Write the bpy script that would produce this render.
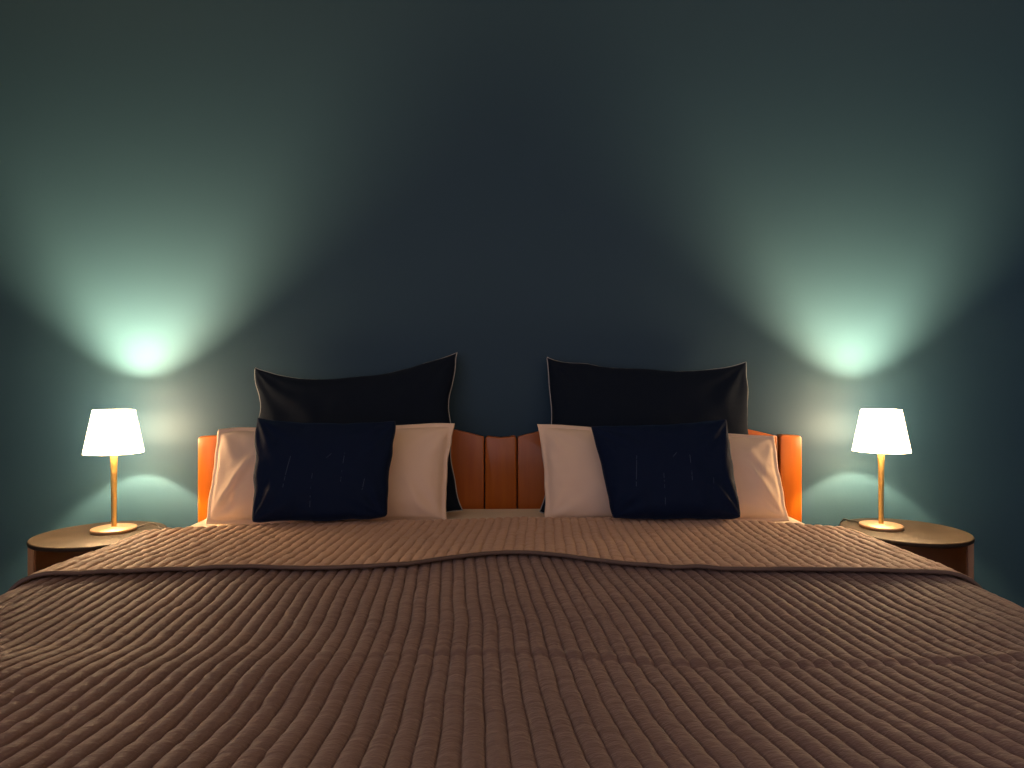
import bpy, bmesh, math, random
from mathutils import Vector, Matrix, noise

for o in list(bpy.data.objects):
    bpy.data.objects.remove(o, do_unlink=True)
S = bpy.context.scene
C = S.collection
PI = math.pi
random.seed(7)

# ------------------------------------------------------------------ camera
F_PX = 650.0
cam = bpy.data.objects.new('camera', bpy.data.cameras.new('camera'))
C.objects.link(cam)
cam.data.sensor_width = 36.0
cam.data.lens = F_PX / 1024.0 * 36.0
cam.data.clip_start = 0.02
cam.location = (0.0, 0.0, 0.953)
cam.rotation_euler = (math.radians(90.0), 0.0, math.radians(-1.06))
S.camera = cam

# ------------------------------------------------------------------ world, exposure
WORLD_LEFT = (0.74, 0.74, 1.02)
WORLD_RIGHT = (0.68, 0.39, 0.16)
w = bpy.data.worlds.new('night')
S.world = w
w.use_nodes = True
bg = w.node_tree.nodes['Background']
bg.inputs['Strength'].default_value = 1.0
# the dim rest of the home behind the camera: cool dusk from the left, warm lamplight from the right
_tc = w.node_tree.nodes.new('ShaderNodeTexCoord')
_sx = w.node_tree.nodes.new('ShaderNodeSeparateXYZ')
_mr = w.node_tree.nodes.new('ShaderNodeMapRange')
_rp = w.node_tree.nodes.new('ShaderNodeValToRGB')
w.node_tree.links.new(_tc.outputs['Generated'], _sx.inputs[0])
w.node_tree.links.new(_sx.outputs['X'], _mr.inputs['Value'])
_mr.inputs['From Min'].default_value = -0.75
_mr.inputs['From Max'].default_value = 0.75
w.node_tree.links.new(_mr.outputs[0], _rp.inputs['Fac'])
_rp.color_ramp.elements[0].color = (*WORLD_LEFT, 1)
_rp.color_ramp.elements[1].color = (*WORLD_RIGHT, 1)
w.node_tree.links.new(_rp.outputs['Color'], bg.inputs['Color'])
S.view_settings.view_transform = 'Standard'
S.view_settings.look = 'None'
S.view_settings.gamma = 1.0
S.view_settings.use_curve_mapping = False
S.view_settings.exposure = 0.0

BULB_LEFT, BULB_RIGHT = 16000.0, 12500.0
SHADE_LEFT, SHADE_RIGHT = 58.0, 50.0
LAMP_COL = (1.0, 0.66, 0.33, 1)

# ------------------------------------------------------------------ helpers
def tag(o, label, cat, group=None):
    o['label'] = label
    o['category'] = cat
    if group:
        o['group'] = group
    return o

def thing(name, label, cat, loc=(0, 0, 0), rotz=0.0, group=None):
    o = bpy.data.objects.new(name, None)
    o.empty_display_size = 0.1
    C.objects.link(o)
    o.location = loc
    o.rotation_euler = (0, 0, rotz)
    return tag(o, label, cat, group)

def obj(name, bm, mat, parent=None, smooth=True, loc=None):
    me = bpy.data.meshes.new(name)
    bmesh.ops.recalc_face_normals(bm, faces=bm.faces[:])
    bm.to_mesh(me)
    bm.free()
    if smooth:
        for p in me.polygons:
            p.use_smooth = True
    me.materials.append(mat)
    o = bpy.data.objects.new(name, me)
    C.objects.link(o)
    if parent is not None:
        o.parent = parent
    if loc:
        o.location = loc
    return o

def struct(name, bm, mat, parent=None):
    o = obj(name, bm, mat, parent, smooth=False)
    if parent is None:
        o['kind'] = 'structure'
    return o

def add_box(bm, x0, x1, y0, y1, z0, z1, bevel=0.0, seg=2):
    r = bmesh.ops.create_cube(bm, size=1.0)
    vs = r['verts']
    for v in vs:
        v.co = Vector(((x0 + x1) / 2 + v.co.x * (x1 - x0), (y0 + y1) / 2 + v.co.y * (y1 - y0), (z0 + z1) / 2 + v.co.z * (z1 - z0)))
    if bevel > 0:
        es = set()
        for v in vs:
            es.update(v.link_edges)
        bmesh.ops.bevel(bm, geom=list(es), offset=bevel, segments=seg, profile=0.5, affect='EDGES')
    return bm

def add_lathe(bm, prof, n=48, cx=0.0, cy=0.0, closed=False):
    """prof: list of (r, z). r==0 makes a pole."""
    rings = []
    for r, z in prof:
        if r < 1e-6:
            rings.append([bm.verts.new((cx, cy, z))])
        else:
            rings.append([bm.verts.new((cx + r * math.cos(2 * PI * k / n), cy + r * math.sin(2 * PI * k / n), z)) for k in range(n)])
    pairs = list(zip(rings[:-1], rings[1:]))
    if closed:
        pairs.append((rings[-1], rings[0]))
    for a, b in pairs:
        for k in range(n):
            k2 = (k + 1) % n
            if len(a) == 1 and len(b) == 1:
                continue
            if len(a) == 1:
                bm.faces.new((a[0], b[k2], b[k]))
            elif len(b) == 1:
                bm.faces.new((a[k], a[k2], b[0]))
            else:
                bm.faces.new((a[k], a[k2], b[k2], b[k]))
    return bm

def add_tube(bm, pts, r, n=10, closed=False):
    pts = [Vector(p) for p in pts]
    m = len(pts)
    rings = []
    up = Vector((0, 0, 1))
    prev = None
    for i in range(m):
        if closed:
            t = (pts[(i + 1) % m] - pts[(i - 1) % m])
        else:
            t = pts[min(i + 1, m - 1)] - pts[max(i - 1, 0)]
        t.normalize()
        a = prev if prev is not None else (up if abs(t.z) < 0.9 else Vector((1, 0, 0)))
        s = t.cross(a)
        if s.length < 1e-5:
            s = t.cross(Vector((1, 0, 0)))
        s.normalize()
        nrm = s.cross(t).normalized()
        prev = nrm
        rr = r(i / max(1, m - 1)) if callable(r) else r
        rings.append([bm.verts.new(pts[i] + (s * math.cos(2 * PI * k / n) + nrm * math.sin(2 * PI * k / n)) * rr) for k in range(n)])
    seq = list(zip(rings[:-1], rings[1:]))
    if closed:
        seq.append((rings[-1], rings[0]))
    for a, b in seq:
        for k in range(n):
            bm.faces.new((a[k], a[(k + 1) % n], b[(k + 1) % n], b[k]))
    if not closed:
        bm.faces.new(list(reversed(rings[0])))
        bm.faces.new(rings[-1])
    return bm

def grid_faces(bm, V):
    for i in range(len(V) - 1):
        for j in range(len(V[0]) - 1):
            bm.faces.new((V[i][j], V[i + 1][j], V[i + 1][j + 1], V[i][j + 1]))

def sstep(a, b, x):
    t = min(1.0, max(0.0, (x - a) / (b - a)))
    return t * t * (3 - 2 * t)

def gauss(x, s):
    return math.exp(-x * x / (2 * s * s))

def nz(x, y, z=0.0):
    return noise.noise(Vector((x, y, z)))

# ------------------------------------------------------------------ materials
def mat_base(name, col, rough=0.5, metallic=0.0, spec=0.5, sheen=0.0, sheen_tint=None, sheen_rough=0.4, coat=0.0):
    m = bpy.data.materials.new(name)
    m.use_nodes = True
    p = m.node_tree.nodes['Principled BSDF']
    p.inputs['Base Color'].default_value = (*col, 1)
    p.inputs['Roughness'].default_value = rough
    p.inputs['Metallic'].default_value = metallic
    p.inputs['Specular IOR Level'].default_value = spec
    p.inputs['Sheen Weight'].default_value = sheen
    p.inputs['Sheen Roughness'].default_value = sheen_rough
    if sheen_tint:
        p.inputs['Sheen Tint'].default_value = (*sheen_tint, 1)
    p.inputs['Coat Weight'].default_value = coat
    p.inputs['Coat Roughness'].default_value = 0.15
    return m, m.node_tree, p

def noise_tex(nt, scale, detail=3.0, vec_scale=(1, 1, 1), rough=0.5):
    tc = nt.nodes.new('ShaderNodeTexCoord')
    mp = nt.nodes.new('ShaderNodeMapping')
    mp.inputs['Scale'].default_value = vec_scale
    n = nt.nodes.new('ShaderNodeTexNoise')
    n.inputs['Scale'].default_value = scale
    n.inputs['Detail'].default_value = detail
    n.inputs['Roughness'].default_value = rough
    nt.links.new(tc.outputs['Object'], mp.inputs['Vector'])
    nt.links.new(mp.outputs['Vector'], n.inputs['Vector'])
    return n

def add_bump(nt, p, tex, strength, dist):
    b = nt.nodes.new('ShaderNodeBump')
    b.inputs['Strength'].default_value = strength
    b.inputs['Distance'].default_value = dist
    nt.links.new(tex.outputs['Fac'], b.inputs['Height'])
    nt.links.new(b.outputs['Normal'], p.inputs['Normal'])

def add_ramp(nt, p, tex, c0, c1, p0=0.3, p1=0.7):
    r = nt.nodes.new('ShaderNodeValToRGB')
    r.color_ramp.elements[0].color = (*c0, 1)
    r.color_ramp.elements[1].color = (*c1, 1)
    r.color_ramp.elements[0].position = p0
    r.color_ramp.elements[1].position = p1
    nt.links.new(tex.outputs['Fac'], r.inputs['Fac'])
    nt.links.new(r.outputs['Color'], p.inputs['Base Color'])
    return r

M = {}
m, nt, p = mat_base('teal_wall_paint', (0.0195, 0.055, 0.086), rough=0.55, spec=0.25)
t = noise_tex(nt, 1.3, 3)
add_ramp(nt, p, t, (0.0190, 0.054, 0.084), (0.0200, 0.056, 0.088))
t2 = noise_tex(nt, 220, 2)
add_bump(nt, p, t2, 0.15, 0.001)
M['wall'] = m
m, nt, p = mat_base('white_ceiling_paint', (0.20, 0.20, 0.20), rough=0.9, spec=0.2)
add_bump(nt, p, noise_tex(nt, 150, 2), 0.1, 0.001)
M['ceiling'] = m
m, nt, p = mat_base('brown_floor_boards', (0.12, 0.07, 0.04), rough=0.45)
add_ramp(nt, p, noise_tex(nt, 4, 4, (1, 12, 1)), (0.09, 0.05, 0.028), (0.16, 0.095, 0.055))
M['floor'] = m
m, nt, p = mat_base('white_trim', (0.6, 0.6, 0.58), rough=0.4)
M['trim'] = m

m, nt, p = mat_base('orange_wood_veneer', (0.55, 0.16, 0.03), rough=0.32, spec=0.5, coat=0.25)
add_ramp(nt, p, noise_tex(nt, 9, 4, (6, 6, 0.5)), (0.38, 0.090, 0.006), (0.45, 0.120, 0.008))
M['wood'] = m
m, nt, p = mat_base('dark_bed_slats', (0.2, 0.12, 0.06), rough=0.6)
M['slat'] = m

m, nt, p = mat_base('white_sheet', (0.78, 0.68, 0.55), rough=0.9, spec=0.1)
add_bump(nt, p, noise_tex(nt, 25, 3), 0.25, 0.004)
M['sheet'] = m
m, nt, p = mat_base('cream_cotton', (0.82, 0.62, 0.46), rough=0.85, spec=0.15, sheen=0.1)
add_bump(nt, p, noise_tex(nt, 14, 4), 0.25, 0.006)
M['cream'] = m
m, nt, p = mat_base('slate_cotton', (0.006, 0.011, 0.021), rough=0.85, spec=0.12, sheen=0.08, sheen_tint=(0.5, 0.6, 0.75))
add_bump(nt, p, noise_tex(nt, 14, 4), 0.3, 0.006)
M['slate'] = m
m, nt, p = mat_base('pale_piping', (0.42, 0.42, 0.40), rough=0.7)
M['piping'] = m

def brown_quilt(name, c0, c1):
    m, nt, p = mat_base(name, c0, rough=0.62, spec=0.25, sheen=0.35, sheen_tint=(0.8, 0.6, 0.5), sheen_rough=0.45)
    add_ramp(nt, p, noise_tex(nt, 3.5, 4), c0, c1, 0.35, 0.65)
    add_bump(nt, p, noise_tex(nt, 60, 4, (0.6, 1.7, 1.0), 0.65), 0.8, 0.0045)
    return m
M['quilt'] = brown_quilt('brown_quilted_velour', (0.180, 0.112, 0.090), (0.212, 0.133, 0.106))
M['quilt_reverse'] = brown_quilt('brown_quilt_reverse', (0.54, 0.335, 0.215), (0.58, 0.365, 0.235))
m, nt, p = mat_base('shaded_edge_brown', (0.13, 0.085, 0.066), rough=0.7)  # quilt brown darkened: stands for the shade on the hem's front edge
M['binding'] = m

def navy_velvet():
    m, nt, p = mat_base('navy_velvet', (0.0035, 0.010, 0.032), rough=0.75, spec=0.12, sheen=0.2, sheen_tint=(0.10, 0.25, 0.55), sheen_rough=0.35)
    add_bump(nt, p, noise_tex(nt, 26, 4), 0.4, 0.006)
    tc = nt.nodes.new('ShaderNodeTexCoord')
    sep = nt.nodes.new('ShaderNodeSeparateXYZ')
    nt.links.new(tc.outputs['Object'], sep.inputs[0])
    def math_n(op, a, b=None):
        n = nt.nodes.new('ShaderNodeMath')
        n.operation = op
        for i, v in enumerate((a, b)):
            if v is None:
                continue
            if isinstance(v, (int, float)):
                n.inputs[i].default_value = v
            else:
                nt.links.new(v, n.inputs[i])
        return n.outputs[0]
    X, Z = sep.outputs['X'], sep.outputs['Z']
    total = None
    # loose thread strokes: centre x, centre z, direction, half length
    for (cx, cz, a, hl) in ((-0.085, 0.12, 84, 0.045), (-0.015, 0.07, 89, 0.045), (0.062, 0.13, 88, 0.04), (0.02, 0.16, 48, 0.012), (0.12, 0.09, 80, 0.02)):
        ca, sa = math.cos(math.radians(a)), math.sin(math.radians(a))
        dx = math_n('SUBTRACT', X, cx)
        dz = math_n('SUBTRACT', Z, cz)
        along = math_n('ADD', math_n('MULTIPLY', dx, ca), math_n('MULTIPLY', dz, sa))
        across = math_n('SUBTRACT', math_n('MULTIPLY', dz, ca), math_n('MULTIPLY', dx, sa))
        k = math_n('MULTIPLY', math_n('LESS_THAN', math_n('ABSOLUTE', along), hl), math_n('LESS_THAN', math_n('ABSOLUTE', across), 0.0007))
        total = k if total is None else math_n('MAXIMUM', total, k)
    brk = noise_tex(nt, 90, 2)
    total = math_n('MULTIPLY', total, math_n('GREATER_THAN', brk.outputs['Fac'], 0.47))
    mix = nt.nodes.new('ShaderNodeMix')
    mix.data_type = 'RGBA'
    nt.links.new(total, mix.inputs['Factor'])
    mix.inputs['A'].default_value = (0.0035, 0.0105, 0.034, 1)
    mix.inputs['B'].default_value = (0.045, 0.065, 0.11, 1)
    nt.links.new(mix.outputs['Result'], p.inputs['Base Color'])
    return m
M['navy'] = navy_velvet()
m, nt, p = mat_base('navy_seam', (0.004, 0.009, 0.03), rough=0.8)
M['navy_seam'] = m

m, nt, p = mat_base('brushed_brass', (0.62, 0.41, 0.13), rough=0.40, metallic=1.0)
M['brass'] = m
m, nt, p = mat_base('satin_brass_base', (0.58, 0.40, 0.25), rough=0.5, metallic=0.8)
M['satin'] = m
m, nt, p = mat_base('bronze_lacquer', (0.03, 0.022, 0.015), rough=0.6, metallic=0.0, spec=0.25)
add_ramp(nt, p, noise_tex(nt, 18, 5), (0.016, 0.0115, 0.008), (0.028, 0.0205, 0.014))
M['bronze'] = m
m, nt, p = mat_base('brown_inner_lining', (0.16, 0.085, 0.05), rough=0.6)
M['lining'] = m
m, nt, p = mat_base('tan_wood_side', (0.26, 0.17, 0.105), rough=0.5)
add_ramp(nt, p, noise_tex(nt, 12, 4, (6, 6, 0.6)), (0.23, 0.15, 0.09), (0.29, 0.19, 0.12))
M['side'] = m
m, nt, p = mat_base('cord_plastic', (0.025, 0.022, 0.02), rough=0.6)
M['cord'] = m

def shade_mat(name, strength):
    m = bpy.data.materials.new(name)
    m.use_nodes = True
    p = m.node_tree.nodes['Principled BSDF']
    p.inputs['Base Color'].default_value = (0.8, 0.76, 0.68, 1)
    p.inputs['Roughness'].default_value = 0.9
    p.inputs['Emission Color'].default_value = (1.0, 0.66, 0.36, 1)
    p.inputs['Emission Strength'].default_value = strength
    return m
def bulb_mat(name, strength):
    m = bpy.data.materials.new(name)
    m.use_nodes = True
    nt = m.node_tree
    nt.nodes.clear()
    e = nt.nodes.new('ShaderNodeEmission')
    e.inputs['Color'].default_value = LAMP_COL
    e.inputs['Strength'].default_value = strength
    o = nt.nodes.new('ShaderNodeOutputMaterial')
    nt.links.new(e.outputs[0], o.inputs['Surface'])
    return m

# ------------------------------------------------------------------ the room
WALL_Y = 2.202
RX = 2.7
RY0 = -0.6
H = 2.6
struct('wall_back', add_box(bmesh.new(), -RX - 0.1, RX + 0.1, WALL_Y, WALL_Y + 0.1, 0, H), M['wall'])
struct('wall_left', add_box(bmesh.new(), -RX - 0.1, -RX, RY0, WALL_Y, 0, H), M['wall'])
struct('wall_right', add_box(bmesh.new(), RX, RX + 0.1, RY0, WALL_Y, 0, H), M['wall'])
struct('floor', add_box(bmesh.new(), -RX - 0.1, RX + 0.1, RY0, WALL_Y + 0.1, -0.1, 0), M['floor'])
struct('ceiling', add_box(bmesh.new(), -RX - 0.1, RX + 0.1, RY0, WALL_Y + 0.1, H, H + 0.1), M['ceiling'])
struct('baseboard_back', add_box(bmesh.new(), -RX, RX, WALL_Y - 0.006, WALL_Y, 0, 0.08, 0.002), M['trim'])

# ------------------------------------------------------------------ beds
HB_Y0, HB_Y1 = 2.15, 2.185
POST_TOP = 0.781

def post_bm(x0, x1, zl, zr, notch=0.0):
    """upright board with softly rounded top corners and front edges"""
    bm = bmesh.new()
    pts = [(x0, 0.001), (x1, 0.001)]
    R = 0.012
    for k in range(7):
        a = k / 6 * PI / 2
        pts.append((x1 - R + R * math.cos(a), zr - R + R * math.sin(a)))
    if notch:
        for f in (0.75, 0.6, 0.5, 0.4, 0.25):
            pts.append((x0 + (x1 - x0) * f, zl - notch * (1 - abs(f - 0.5) * 2)))
    for k in range(7):
        a = PI / 2 + k / 6 * PI / 2
        pts.append((x0 + R + R * math.cos(a), zl - R + R * math.sin(a)))
    vs = [bm.verts.new((x, HB_Y0, z)) for x, z in pts]
    f = bm.faces.new(vs)
    r = bmesh.ops.extrude_face_region(bm, geom=[f])
    for v in [g for g in r['geom'] if isinstance(g, bmesh.types.BMVert)]:
        v.co.y = HB_Y1
    es = [e for e in bm.edges if abs(e.verts[0].co.y - e.verts[1].co.y) < 1e-6 and e.verts[0].co.z + e.verts[1].co.z > 0.01]
    bmesh.ops.bevel(bm, geom=es, offset=0.005, segments=3, profile=0.5, affect='EDGES')
    return bm

def panel_bm(x0, x1):
    bm = bmesh.new()
    n = 40
    pts = [(x0, 0.30), (x1, 0.30)]
    for k in range(n + 1):
        s = 1 - k / n
        x = x0 + (x1 - x0) * s
        pts.append((x, POST_TOP - 0.003 + 0.058 * (1 - (2 * s - 1) ** 2)))
    vs = [bm.verts.new((x, HB_Y0 + 0.006, z)) for x, z in pts]
    f = bm.faces.new(vs)
    r = bmesh.ops.extrude_face_region(bm, geom=[f])
    for v in [g for g in r['geom'] if isinstance(g, bmesh.types.BMVert)]:
        v.co.y = HB_Y1 - 0.006
    es = [e for e in bm.edges if abs(e.verts[0].co.y - e.verts[1].co.y) < 1e-6]
    bmesh.ops.bevel(bm, geom=es, offset=0.005, segments=3, profile=0.5, affect='EDGES')
    return bm

bed = thing('bed', 'wide orange wooden bed whose headboard has two low arches', 'bed', (0, 1.15, 0))
def bed_part(name, bm, mat):
    o = obj(name, bm, mat, bed)
    o.data.transform(Matrix.Translation((0, -1.15, 0)))
    return o
XL, XR, XC = -0.992, 1.008, 0.003
bed_part('headboard_post', post_bm(XL, XL + 0.074, POST_TOP, POST_TOP + 0.003), M['wood'])
bed_part('headboard_post', post_bm(XR - 0.074, XR, POST_TOP + 0.003, POST_TOP), M['wood'])
bed_part('center_post', post_bm(XC - 0.052, XC + 0.052, POST_TOP, POST_TOP, 0.006), M['wood'])
bed_part('headboard_panel', panel_bm(XL + 0.079, XC - 0.056), M['wood'])
bed_part('headboard_panel', panel_bm(XC + 0.056, XR - 0.079), M['wood'])
for sx in (-1, 1):
    x = sorted((sx * 0.872, sx * 0.895))
    bed_part('side_rail', add_box(bmesh.new(), x[0], x[1], 0.217, HB_Y0, 0.22, 0.352, 0.004), M['wood'])
    x = sorted((sx * 0.84, sx * 0.893))
    bed_part('leg', add_box(bmesh.new(), x[0], x[1], 0.195, 0.25, 0.001, 0.22, 0.004), M['wood'])
bed_part('foot_rail', add_box(bmesh.new(), -0.87, 0.87, 0.192, 0.215, 0.22, 0.352, 0.004), M['wood'])
bm = bmesh.new()
for k in range(14):
    y = 0.22 + k * 0.138
    add_box(bm, -0.871, 0.871, y, y + 0.07, 0.335, 0.352)
bed_part('slat_base', bm, M['slat'])

tag(obj('mattress', add_box(bmesh.new(), -0.908, 0.908, 0.18, 2.142, 0.353, 0.547, 0.03, 4), M['sheet']),
    'white sheeted mattress peeking out beside and between the pillows', 'mattress')

# ------------------------------------------------------------------ quilted bedspread
PITCH = 0.0236
QZ = 0.563
YF = 0.13       # foot edge of the bed
RND = 0.075
DROP = 0.26

def half_flat(y, side):
    if side > 0:
        return 0.860 + 0.022 * sstep(0.5, 1.35, y)
    return 0.868 + 0.012 * sstep(0.5, 1.3, y)

def edge_path(d, hw, extra=0.0):
    """d: signed arc position across; returns x, drop"""
    s = 1 if d >= 0 else -1
    a = abs(d)
    R = RND + extra
    if a <= hw:
        return d, 0.0, 0.0
    arc = R * PI / 2
    if a <= hw + arc:
        ph = (a - hw) / R
        return s * (hw + R * math.sin(ph)), R * (1 - math.cos(ph)), s * ph
    return s * (hw + R), R + (a - hw - arc), s * PI / 2

def undulate(x, y):
    z = 0.007 * nz(x * 2.1 + 3.1, y * 2.6, 0.3) + 0.0035 * nz(x * 5.0, y * 6.0, 4.2)
    # soft rise where the two mattresses meet, towards the head
    z += 0.006 * gauss(x - 0.03, 0.22) * sstep(0.7, 1.5, y)
    # the cover lifts a little towards the foot
    z += 0.026 * (1 - sstep(0.52, 0.98, y))
    # a crumpled fold line across the middle of the bed
    yc = 0.895 + 0.03 * nz(x * 2.2, 1.7) + 0.008 * nz(x * 13, 5.2) - 0.02 * sstep(-0.05, 0.25, x) + 0.02 * gauss(x, 0.12)
    k = sstep(-0.35, -0.02, x) * (1 - 0.25 * sstep(0.45, 0.9, x))
    d = y - yc
    z += k * (0.0030 * gauss(d - 0.012, 0.009) - 0.0042 * gauss(d, 0.0045)) * (0.75 + 0.6 * nz(x * 17, 2.2))
    z += 0.013 * (1 - k) * gauss(y - 0.90 - 0.10 * x, 0.075)
    return z

def chan(u, y, amp=0.0064, wild=1.0):
    """channel quilting height and the pucker at the seams"""
    ph = u / PITCH
    s = abs(math.sin(PI * ph))
    z = amp * (s ** 0.5)
    near = 1 - s
    cell = math.floor(ph)
    pk = nz(cell * 7.3 + 0.5, y * 40.0, 2.0) * 0.0022 + nz(u * 30, y * 80.0, 5.0) * 0.0018
    z += wild * pk * (0.45 + 0.55 * near)
    z += wild * 0.0012 * nz(cell * 3.7, y * 14.0, 8.0)
    return z

def warp(u, y):
    return u + 0.016 * nz(u * 1.4 + 9.0, y * 1.9, 1.1) + 0.0025 * nz(u * 4, y * 9, 6.0)

def u_samples(umax):
    fr = (0.0, 0.05, 0.14, 0.30, 0.5, 0.70, 0.86, 0.95)
    n = int(math.ceil(umax / PITCH))
    return [(k + f) * PITCH for k in range(-n, n) for f in fr] + [n * PITCH]

def yback(x):
    a = min(abs(x), 1.0)
    return 1.792 - 0.10 * a * a - 0.06 * a ** 6

def yhem(x):
    return 1.332 + 0.082 * gauss(x - 0.02, 0.13) + 0.006 * math.sin(x * 9 + 1) - 0.055 * sstep(0.35, 0.85, x) - 0.035 * sstep(0.6, 0.92, -x) + 0.004 * nz(x * 12, 3.3)

U = u_samples(0.88 + RND * PI / 2 + DROP)

def cover_point(u, y, ydrop, lift=0.0, wild=1.0, amp=0.0064, skew=-0.055):
    side = 1 if u >= 0 else -1
    hw = half_flat(y, side)
    x, dz, ph = edge_path(u, hw, lift)
    cz = chan(u, y, amp, wild) + undulate(x, y) * (1 if abs(ph) < 0.01 else math.cos(ph))
    uw = warp(x, y) - x + skew * (y - (0.9 if skew < 0 else 1.3)) * (1 - sstep(0.55, 0.95, abs(x)))
    if skew < 0 and y < 0.95:
        uw += 0.25 * x * (0.95 - max(y, 0.5)) ** 2 / 0.45 * (1 - sstep(0.6, 0.95, abs(x)))
    k = math.cos(ph)
    px = x + uw * k + cz * math.sin(ph)
    z = QZ + lift - max(dz, ydrop) + cz * k
    return px, y, z

bedspread = thing('bedspread', 'brown channel quilted bedspread, its head end turned back, spread over the bed', 'bedspread', (0, 0.95, 0))
bm = bmesh.new()
rows = []
v = 0.0
ys = []
# foot drop first
arc = RND * PI / 2
n_drop = 10
for k in range(n_drop):
    ys.append((YF - RND, RND + DROP * (1 - k / n_drop)))
for k in range(9):
    ph = PI / 2 * (1 - k / 8)
    ys.append((YF - RND * math.sin(ph), RND * (1 - math.cos(ph))))
y = YF + 0.02
while y < 0.5:
    ys.append((y, 0.0)); y += 0.02
while y < 1.5:
    ys.append((y, 0.0)); y += 0.0052
while y < 1.66:
    ys.append((y, 0.0)); y += 0.02
for (yy, yd) in ys:
    rows.append([bm.verts.new(cover_point(u, yy, yd)) for u in U])
grid_faces(bm, rows)
cover = obj('cover_panel', bm, M['quilt'], bedspread)
md = cover.modifiers.new('thickness', 'SOLIDIFY')
md.thickness = 0.006
md.offset = -1

# turned back flap: from the hem to a rounded fold at the head end, then a short return underneath
bm = bmesh.new()
rows = []
LIFT = 0.015
U2 = [u for u in U if abs(u) < 0.88 + RND * PI / 2 + 0.17]
NR = 80
for i in range(NR + 1):
    f = i / NR
    row = []
    for u in U2:
        a = min(abs(u), 1.05)
        x = max(-1.0, min(1.0, u))
        y0, y1 = yhem(x), yback(x)
        # the side drop of the flap is cut back a little at its corner
        y = y0 + (y1 - y0) * f
        px, py, pz = cover_point(u, y, 0.0, LIFT, 1.5, 0.005, 0.05)
        row.append(bm.verts.new((px, py, pz)))
    rows.append(row)
for k in range(1, 9):
    ph = PI * k / 8
    row = []
    for u in U2:
        x = max(-1.0, min(1.0, u))
        y1 = yback(x)
        px, py, pz = cover_point(u, y1, 0.0, LIFT, 1.5, 0.005, 0.05)
        px2, py2, pz2 = cover_point(u, y1, 0.0, LIFT, 0.0, 0.002, 0.05)
        r = 0.011
        hh = 0.5 * (1 - math.cos(ph))
        row.append(bm.verts.new((px * (1 - hh) + px2 * hh, py + r * math.sin(ph), pz * (1 - hh) + pz2 * hh - 2 * r * hh)))
    rows.append(row)
for dy in (0.03, 0.07, 0.12):
    row = []
    for j, u in enumerate(U2):
        b = rows[NR + 8][j].co
        row.append(bm.verts.new((b.x, b.y - dy, b.z)))
    rows.append(row)
grid_faces(bm, rows)
hem_pts = [Vector(vt.co) for vt in rows[0]]
flap = obj('turned_back_panel', bm, M['quilt_reverse'], bedspread)
md = flap.modifiers.new('thickness', 'SOLIDIFY')
md.thickness = 0.005
md.offset = -1
bm = bmesh.new()
hp = []
for j in range(0, len(hem_pts), 3):
    lo, hi = max(0, j - 8), min(len(hem_pts), j + 9)
    c = sum((hem_pts[q] for q in range(lo, hi)), Vector()) / (hi - lo)
    hp.append(c + Vector((0, -0.004, -0.002)))
add_tube(bm, hp, 0.0042, 10)
hem = obj('shaded_edge', bm, M['binding'], bedspread)
hem['label'] = 'narrow hem along the turned back edge, its shade put into the dark colour'
for o in (cover, flap, hem):
    o.data.transform(Matrix.Translation((0, -0.95, 0)))

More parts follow.
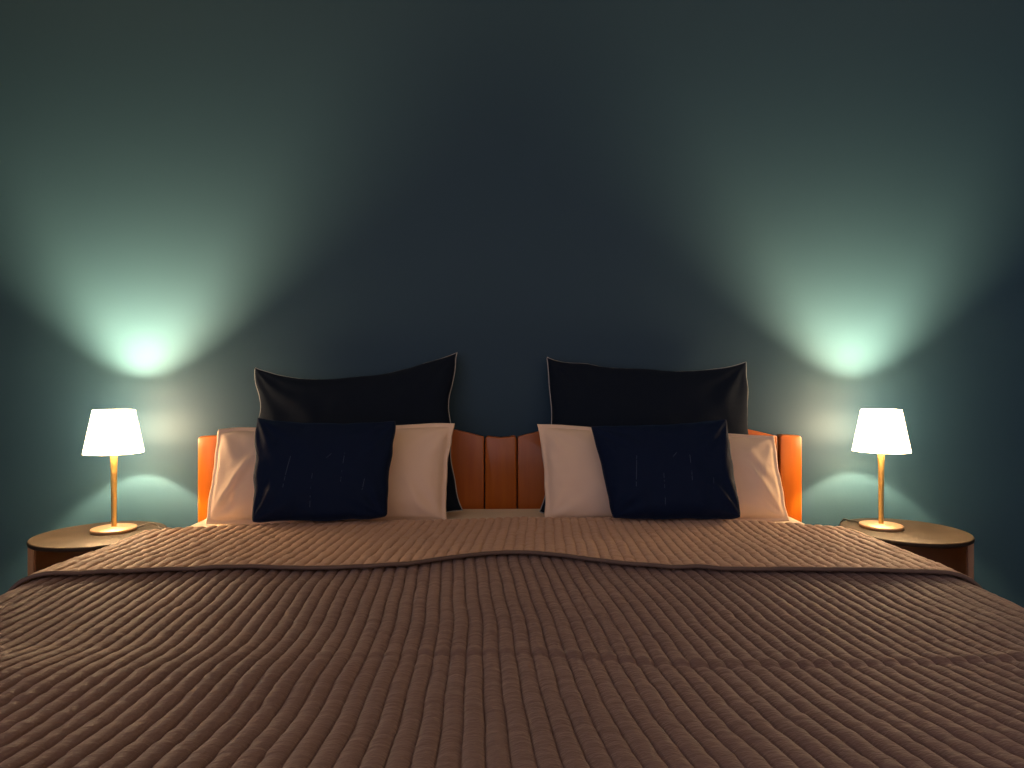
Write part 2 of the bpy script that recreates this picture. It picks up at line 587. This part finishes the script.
# ------------------------------------------------------------------ pillows
def pillow(name, label, cat, group, mat, w, h, T, loc, lean, rotz=0.0, corners=None, bows=(0, 0, 0, 0),
           flange=0.0, seed=0.0, wr=0.006, trim=None, trim_r=0.003, trim_name='piping', power=0.42, roll=0.0, grid=72, edge_amp=0.004, corner_round=0.004, pleats=()):
    """upright pillow: local x = width, z = height from its lower edge, front is -y.
    corners: offsets (dx, dz) for BL, BR, TR, TL; bows: inward sag of bottom, right, top, left edge."""
    cs = corners or ((0, 0), (0, 0), (0, 0), (0, 0))
    root = thing(name, label, cat, loc, rotz, group)
    n = grid
    P = [(-w / 2, 0), (w / 2, 0), (w / 2, h), (-w / 2, h)]
    P = [Vector((a + c, b + d)) for (a, b), (c, d) in zip(P, cs)]
    ctr = (P[0] + P[1] + P[2] + P[3]) / 4
    def flat(s, t):
        a, b = (s + 1) / 2, (t + 1) / 2
        q = P[0] * (1 - a) * (1 - b) + P[1] * a * (1 - b) + P[2] * a * b + P[3] * (1 - a) * b
        eb, er, et, el = bows
        fs = (1 - s * s) ** 0.75
        ft = (1 - t * t) ** 0.75
        x = q.x - er * ft * a ** 2 + el * ft * (1 - a) ** 2
        z = q.y - et * fs * b ** 2 + eb * fs * (1 - b) ** 2
        # a little unevenness along the edges
        x += edge_amp * nz(t * 3 + seed, s * 1.0, seed) * abs(s) ** 3
        z += edge_amp * nz(s * 3 + seed, 7 + t, seed) * abs(t) ** 3
        cr = corner_round * abs(s * t) ** 9
        x += cr * (1 if s < 0 else -1)
        z += cr * (1 if t < 0 else -1)
        return x, z
    fl = flange
    def bulge(s, t):
        ss = min(1.0, abs(s) / (1 - 2 * fl / w)) if fl else abs(s)
        tt = min(1.0, abs(t) / (1 - 2 * fl / h)) if fl else abs(t)
        v = max(0.0, (1 - ss ** 2.2) * (1 - tt ** 2.2)) ** power
        # heavier towards the foot
        return v * (1.0 + 0.12 * (-t))
    def wrink(s, t, face):
        x, z = s * w / 2, t * h / 2
        tot = 0.0
        for ci, (sx, tz) in enumerate(((-1, -1), (1, -1), (1, 1), (-1, 1))):
            dx, dz = x - sx * w / 2, z - tz * h / 2
            r = math.hypot(dx, dz)
            an = math.atan2(dz, dx)
            g = math.exp(-r / (0.36 * h)) * min(1.0, r / 0.05)
            tot += g * math.sin(an * 11 + 2.2 * nz(r * 7, ci + seed, face) + ci + seed)
        tot += 0.7 * nz(x * 9 + seed, z * 9, face * 3.3 + seed) + 0.45 * nz(x * 22, z * 16 + seed, face + 2)
        # puckers running in from the seams
        e = math.exp(-(1 - abs(s)) * w * 14)
        tot += 0.9 * e * nz(z * 38 + seed, sx, face)
        e2 = math.exp(-(1 - abs(t)) * h * 14)
        tot += 0.9 * e2 * nz(x * 38 + seed, 4.0, face)
        q = wr * tot
        for (x0, z0, x1, z1, wd, am) in pleats:
            if face > 0:
                break
            ax, az = x1 - x0, z1 - z0
            L2 = ax * ax + az * az
            k = ((x - x0) * ax + (z + h / 2 - z0) * az) / L2
            kk = min(1, max(0, k))
            d = math.hypot(x - x0 - kk * ax, z + h / 2 - z0 - kk * az)
            fade = sstep(0, 0.25, kk) * (1 - sstep(0.7, 1.0, kk))
            q += am * fade * gauss(d, wd)
        return q
    def ease(k):
        q = -1 + 2 * k / n
        return math.copysign(1 - (1 - abs(q)) ** 1.25, q)
    bm = bmesh.new()
    grids = []
    for face in (-1, 1):
        G = []
        for i in range(n + 1):
            row = []
            for j in range(n + 1):
                edge = i in (0, n) or j in (0, n)
                if edge and face == 1:
                    row.append(grids[0][i][j])
                    continue
                s, t = ease(j), ease(i)
                x, z = flat(s, t)
                b = bulge(s, t)
                d = T / 2 * b + wrink(s, t, face) * min(1.0, b * 1.6)
                if fl:
                    d = max(d, 0.0022)
                    ex = max((abs(s) - (1 - 2 * fl / w)) / (2 * fl / w), (abs(t) - (1 - 2 * fl / h)) / (2 * fl / h))
                    if edge:
                        d = 0.0
                    elif ex > 0:
                        d += 0.0
                # flanges and thin rims ripple as one cloth
                rip = 0.006 * nz(x * 16 + seed, z * 16, 3.1) * (1 - min(1.0, b * 2))
                row.append(bm.verts.new((x, face * (0.0 if edge else max(d, 0.0012)) + rip, z)))
            G.append(row)
        grids.append(G)
    for face, G in zip((-1, 1), grids):
        for i in range(n):
            for j in range(n):
                q = (G[i][j], G[i][j + 1], G[i + 1][j + 1], G[i + 1][j])
                bm.faces.new(q if face < 0 else tuple(reversed(q)))
    G = grids[0]
    rim = [G[0][j].co.copy() for j in range(n)] + [G[i][n].co.copy() for i in range(n)] + \
          [G[n][j].co.copy() for j in range(n, 0, -1)] + [G[i][0].co.copy() for i in range(n, 0, -1)]
    rot = Matrix.Rotation(-lean, 4, 'X') @ Matrix.Rotation(roll, 4, 'Y')
    body = obj('cover', bm, mat, root)
    body.data.transform(Matrix.Identity(4))
    body.rotation_euler = rot.to_euler()
    if trim is not None:
        keep = []
        for q in rim:
            if not keep or (q - keep[-1]).length > 0.006:
                keep.append(q)
        tb = obj(trim_name, add_tube(bmesh.new(), keep, trim_r, 8, closed=True), trim, root)
        tb.rotation_euler = rot.to_euler()
    return root

R = math.radians
# local lean: the top goes back (+y)
pillow('pillow', 'large dark slate pillow with pale piping, leaning on the wall behind the left cream pillow', 'pillow',
       'large dark pillows at the back', M['slate'], 0.625, 0.494, 0.125, (-0.455, 1.998, 0.558), R(17.5),
       corners=((0.0, 0), (0.03, 0.0), (0.003, 0.045), (-0.040, -0.020)), bows=(0.0, 0.032, 0.070, 0.026),
       seed=1.3, wr=0.0048, trim=M['piping'], trim_r=0.0020, power=0.40, edge_amp=0.012, corner_round=0.005)
pillow('pillow', 'large dark slate pillow with pale piping, leaning on the wall behind the right cream pillow', 'pillow',
       'large dark pillows at the back', M['slate'], 0.655, 0.494, 0.125, (0.485, 1.998, 0.558), R(17.5),
       corners=((-0.040, 0), (0.0, 0.0), (0.008, 0.002), (-0.012, 0.022)), bows=(0.0, 0.018, 0.048, 0.036),
       seed=5.7, wr=0.0048, trim=M['piping'], trim_r=0.0020, power=0.40, edge_amp=0.012, corner_round=0.005)
pillow('pillow', 'cream pillow with flanged edge, standing behind the left navy cushion', 'pillow',
       'cream pillows in the middle row', M['cream'], 0.70, 0.290, 0.125, (-0.490, 1.858, 0.553), R(19),
       corners=((0.004, 0), (-0.008, 0.0), (0.008, 0.012), (0.0, -0.005)), bows=(0.0, 0.014, 0.004, 0.002),
       flange=0.014, seed=2.9, wr=0.006, power=0.38, pleats=((-0.33, 0.02, -0.20, 0.22, 0.010, 0.009), (-0.30, 0.02, -0.22, 0.16, 0.007, -0.006), (0.22, 0.14, 0.30, 0.01, 0.010, 0.008)))
pillow('pillow', 'cream pillow with flanged edge, standing behind the right navy cushion', 'pillow',
       'cream pillows in the middle row', M['cream'], 0.69, 0.290, 0.125, (0.462, 1.858, 0.553), R(19),
       corners=((0.007, 0), (0.032, 0.0), (0.022, -0.026), (-0.010, 0.010)), bows=(0.0, 0.008, 0.008, 0.012),
       flange=0.014, seed=8.4, wr=0.006, power=0.38, pleats=((0.24, 0.24, 0.31, 0.12, 0.012, 0.008), (0.22, 0.20, 0.31, 0.06, 0.010, 0.008), (-0.20, 0.12, -0.12, 0.01, 0.012, 0.008)))
pillow('cushion', 'navy velvet cushion leaning on the left cream pillow', 'cushion',
       'navy velvet cushions in front', M['navy'], 0.375, 0.287, 0.105, (-0.482, 1.734, 0.593), R(24),
       corners=((0.014, -0.006), (-0.007, 0.004), (0.003, -0.006), (-0.018, 0.004)), bows=(0.0, 0.006, 0.018, 0.003),
       seed=3.6, wr=0.0065, trim=M['navy_seam'], trim_r=0.0018, trim_name='seam', power=0.38)
pillow('cushion', 'navy velvet cushion leaning on the right cream pillow', 'cushion',
       'navy velvet cushions in front', M['navy'], 0.36, 0.276, 0.105, (0.452, 1.734, 0.593), R(24),
       corners=((0.028, 0.0), (0.018, 0.0), (0.018, 0.010), (-0.016, -0.010)), bows=(0.0, 0.006, 0.012, 0.006),
       seed=6.1, wr=0.0065, trim=M['navy_seam'], trim_r=0.0018, trim_name='seam', power=0.38)

# ------------------------------------------------------------------ nightstands
NS_TOP = 0.499
NS_R = 0.180

def ring_sector(bm, r0, r1, z0, z1, a0, a1, n=56):
    V = []
    for k in range(n + 1):
        a = a0 + (a1 - a0) * k / n
        c, s = math.cos(a), math.sin(a)
        V.append([bm.verts.new((r * c, r * s, z)) for r, z in ((r0, z0), (r1, z0), (r1, z1), (r0, z1))])
    for A, B in zip(V[:-1], V[1:]):
        for i in range(4):
            bm.faces.new((A[i], A[(i + 1) % 4], B[(i + 1) % 4], B[i]))
    bm.faces.new(V[0][::-1])
    bm.faces.new(V[-1])
    return bm

def nightstand(x, y, label, turn):
    t = thing('nightstand', label, 'nightstand', (x, y, 0), 0, 'round nightstands beside the beds')
    r = NS_R
    top = add_lathe(bmesh.new(), [(0, NS_TOP - 0.014), (r - 0.004, NS_TOP - 0.014), (r, NS_TOP - 0.011), (r, NS_TOP - 0.004), (r - 0.0015, NS_TOP - 0.001), (r - 0.005, NS_TOP), (0, NS_TOP)], 96)
    obj('top', top, M['bronze'], t)
    half = R(62)
    a0 = -PI / 2 + half + turn
    a1 = -PI / 2 - half + turn + 2 * PI
    obj('body', ring_sector(bmesh.new(), r - 0.016, r - 0.002, 0.03, NS_TOP - 0.014, a0, a1), M['side'], t, smooth=False)
    lin = ring_sector(bmesh.new(), r - 0.020, r - 0.0162, 0.05, NS_TOP - 0.016, a0 + 0.03, a1 - 0.03)
    obj('lining', lin, M['lining'], t, smooth=False)
    obj('shelf', add_lathe(bmesh.new(), [(0, 0.245), (r - 0.021, 0.245), (r - 0.021, 0.260), (0, 0.254)], 64), M['lining'], t, smooth=False)
    obj('base', add_lathe(bmesh.new(), [(0, 0.001), (r - 0.012, 0.001), (r - 0.012, 0.012), (r - 0.002, 0.014), (r - 0.002, 0.030), (0, 0.030)], 72), M['bronze'], t, smooth=False)
    for o in t.children:
        if o.name.startswith(('top', 'body', 'base')):
            pass
    return t
nightstand(-1.217, 2.003, 'round bronze nightstand with open front, left of the bed under the left lamp', R(6))
nightstand(1.259, 2.003, 'round bronze nightstand with open front, right of the bed under the right lamp', R(-6))

# ------------------------------------------------------------------ table lamps
def lamp(x, y, label, sm, bmt, cord_pts, tilt=0.0):
    z0 = NS_TOP
    t = thing('table_lamp', label, 'lamp', (x, y, z0 + 0.0004), 0, 'lit bedside table lamps')
    Rb = 0.0625
    obj('base', add_lathe(bmesh.new(), [(0, 0), (Rb - 0.002, 0), (Rb, 0.002), (Rb, 0.0095), (Rb - 0.0012, 0.0108), (0.014, 0.0112), (0.010, 0.014), (0, 0.014)], 64), M['satin'], t)
    obj('stem', add_lathe(bmesh.new(), [(0, 0.012), (0.0075, 0.012), (0.0072, 0.02), (0.0078, 0.12), (0.0085, 0.19), (0.0100, 0.225), (0.0105, 0.252), (0.0105, 0.254), (0, 0.254)], 24), M['brass'], t)
    obj('socket', add_lathe(bmesh.new(), [(0, 0.254), (0.014, 0.254), (0.015, 0.258), (0.015, 0.278), (0.0215, 0.294), (0.0224, 0.299), (0.0, 0.299)], 24), M['brass'], t)
    zt = 0.373
    zb = zt - 0.131
    rt, rb = 0.0565, 0.0815
    th = 0.0015
    sh = obj('lamp_shade', add_lathe(bmesh.new(), [(rb, zb), (rt, zt), (rt - th, zt), (rb - th, zb)], 72, closed=True), sm, t)
    bm = bmesh.new()
    # spider ring and three arms that carry the shade
    zs = zb + 0.052
    rs = rb + (rt - rb) * 0.052 / 0.131
    add_tube(bm, [(0.017 * math.cos(k * PI / 12), 0.017 * math.sin(k * PI / 12), zs) for k in range(24)], 0.0014, 6, closed=True)
    for k in range(3):
        a = k * 2 * PI / 3 + 0.4
        add_tube(bm, [(0.016 * math.cos(a), 0.016 * math.sin(a), zs), ((rs - 0.002) * math.cos(a), (rs - 0.002) * math.sin(a), zs)], 0.0012, 6)
    obj('shade_holder', bm, M['brass'], t)
    prof = [(0, 0.300), (0.0215, 0.300)]
    c, r = 0.302, 0.022
    for k in range(1, 13):
        a = 0.0 + (PI / 2) * k / 12
        prof.append((max(0.0, r * math.cos(a)) if k < 12 else 0.0, c + r * math.sin(a)))
    obj('bulb', add_lathe(bmesh.new(), prof, 16), bmt, t)
    pts = [Vector(q) for q in cord_pts]
    sm_pts = []
    for i in range(len(pts) - 1):
        p0, p1, p2, p3 = pts[max(i - 1, 0)], pts[i], pts[i + 1], pts[min(i + 2, len(pts) - 1)]
        for k in range(8):
            u = k / 8
            sm_pts.append(0.5 * ((2 * p1) + (p2 - p0) * u + (2 * p0 - 5 * p1 + 4 * p2 - p3) * u * u + (3 * p1 - p0 - 3 * p2 + p3) * u ** 3))
    sm_pts.append(pts[-1])
    obj('power_cord', add_tube(bmesh.new(), sm_pts, 0.0026, 8), M['cord'], t)
    return t
lamp(-1.192, 2.03, 'lit brass table lamp with white shade on the left nightstand', shade_mat('lit_shade_left', SHADE_LEFT), bulb_mat('lit_bulb_left', BULB_LEFT),
     [(0.058, 0.018, 0.005), (0.070, 0.032, 0.010), (0.090, 0.046, 0.013), (0.112, 0.042, 0.008), (0.130, 0.020, 0.0045), (0.150, 0.0, 0.0045), (0.162, -0.005, -0.02), (0.161, -0.005, -0.1), (0.161, 0.0, -0.3), (0.161, 0.02, -0.49)])
lamp(1.203, 2.03, 'lit brass table lamp with white shade on the right nightstand', shade_mat('lit_shade_right', SHADE_RIGHT), bulb_mat('lit_bulb_right', BULB_RIGHT),
     [(-0.035, 0.05, 0.005), (-0.047, 0.068, 0.006), (-0.052, 0.09, 0.004), (-0.052, 0.115, 0.003), (-0.053, 0.130, -0.004), (-0.056, 0.140, -0.04), (-0.058, 0.142, -0.25), (-0.058, 0.142, -0.49)])
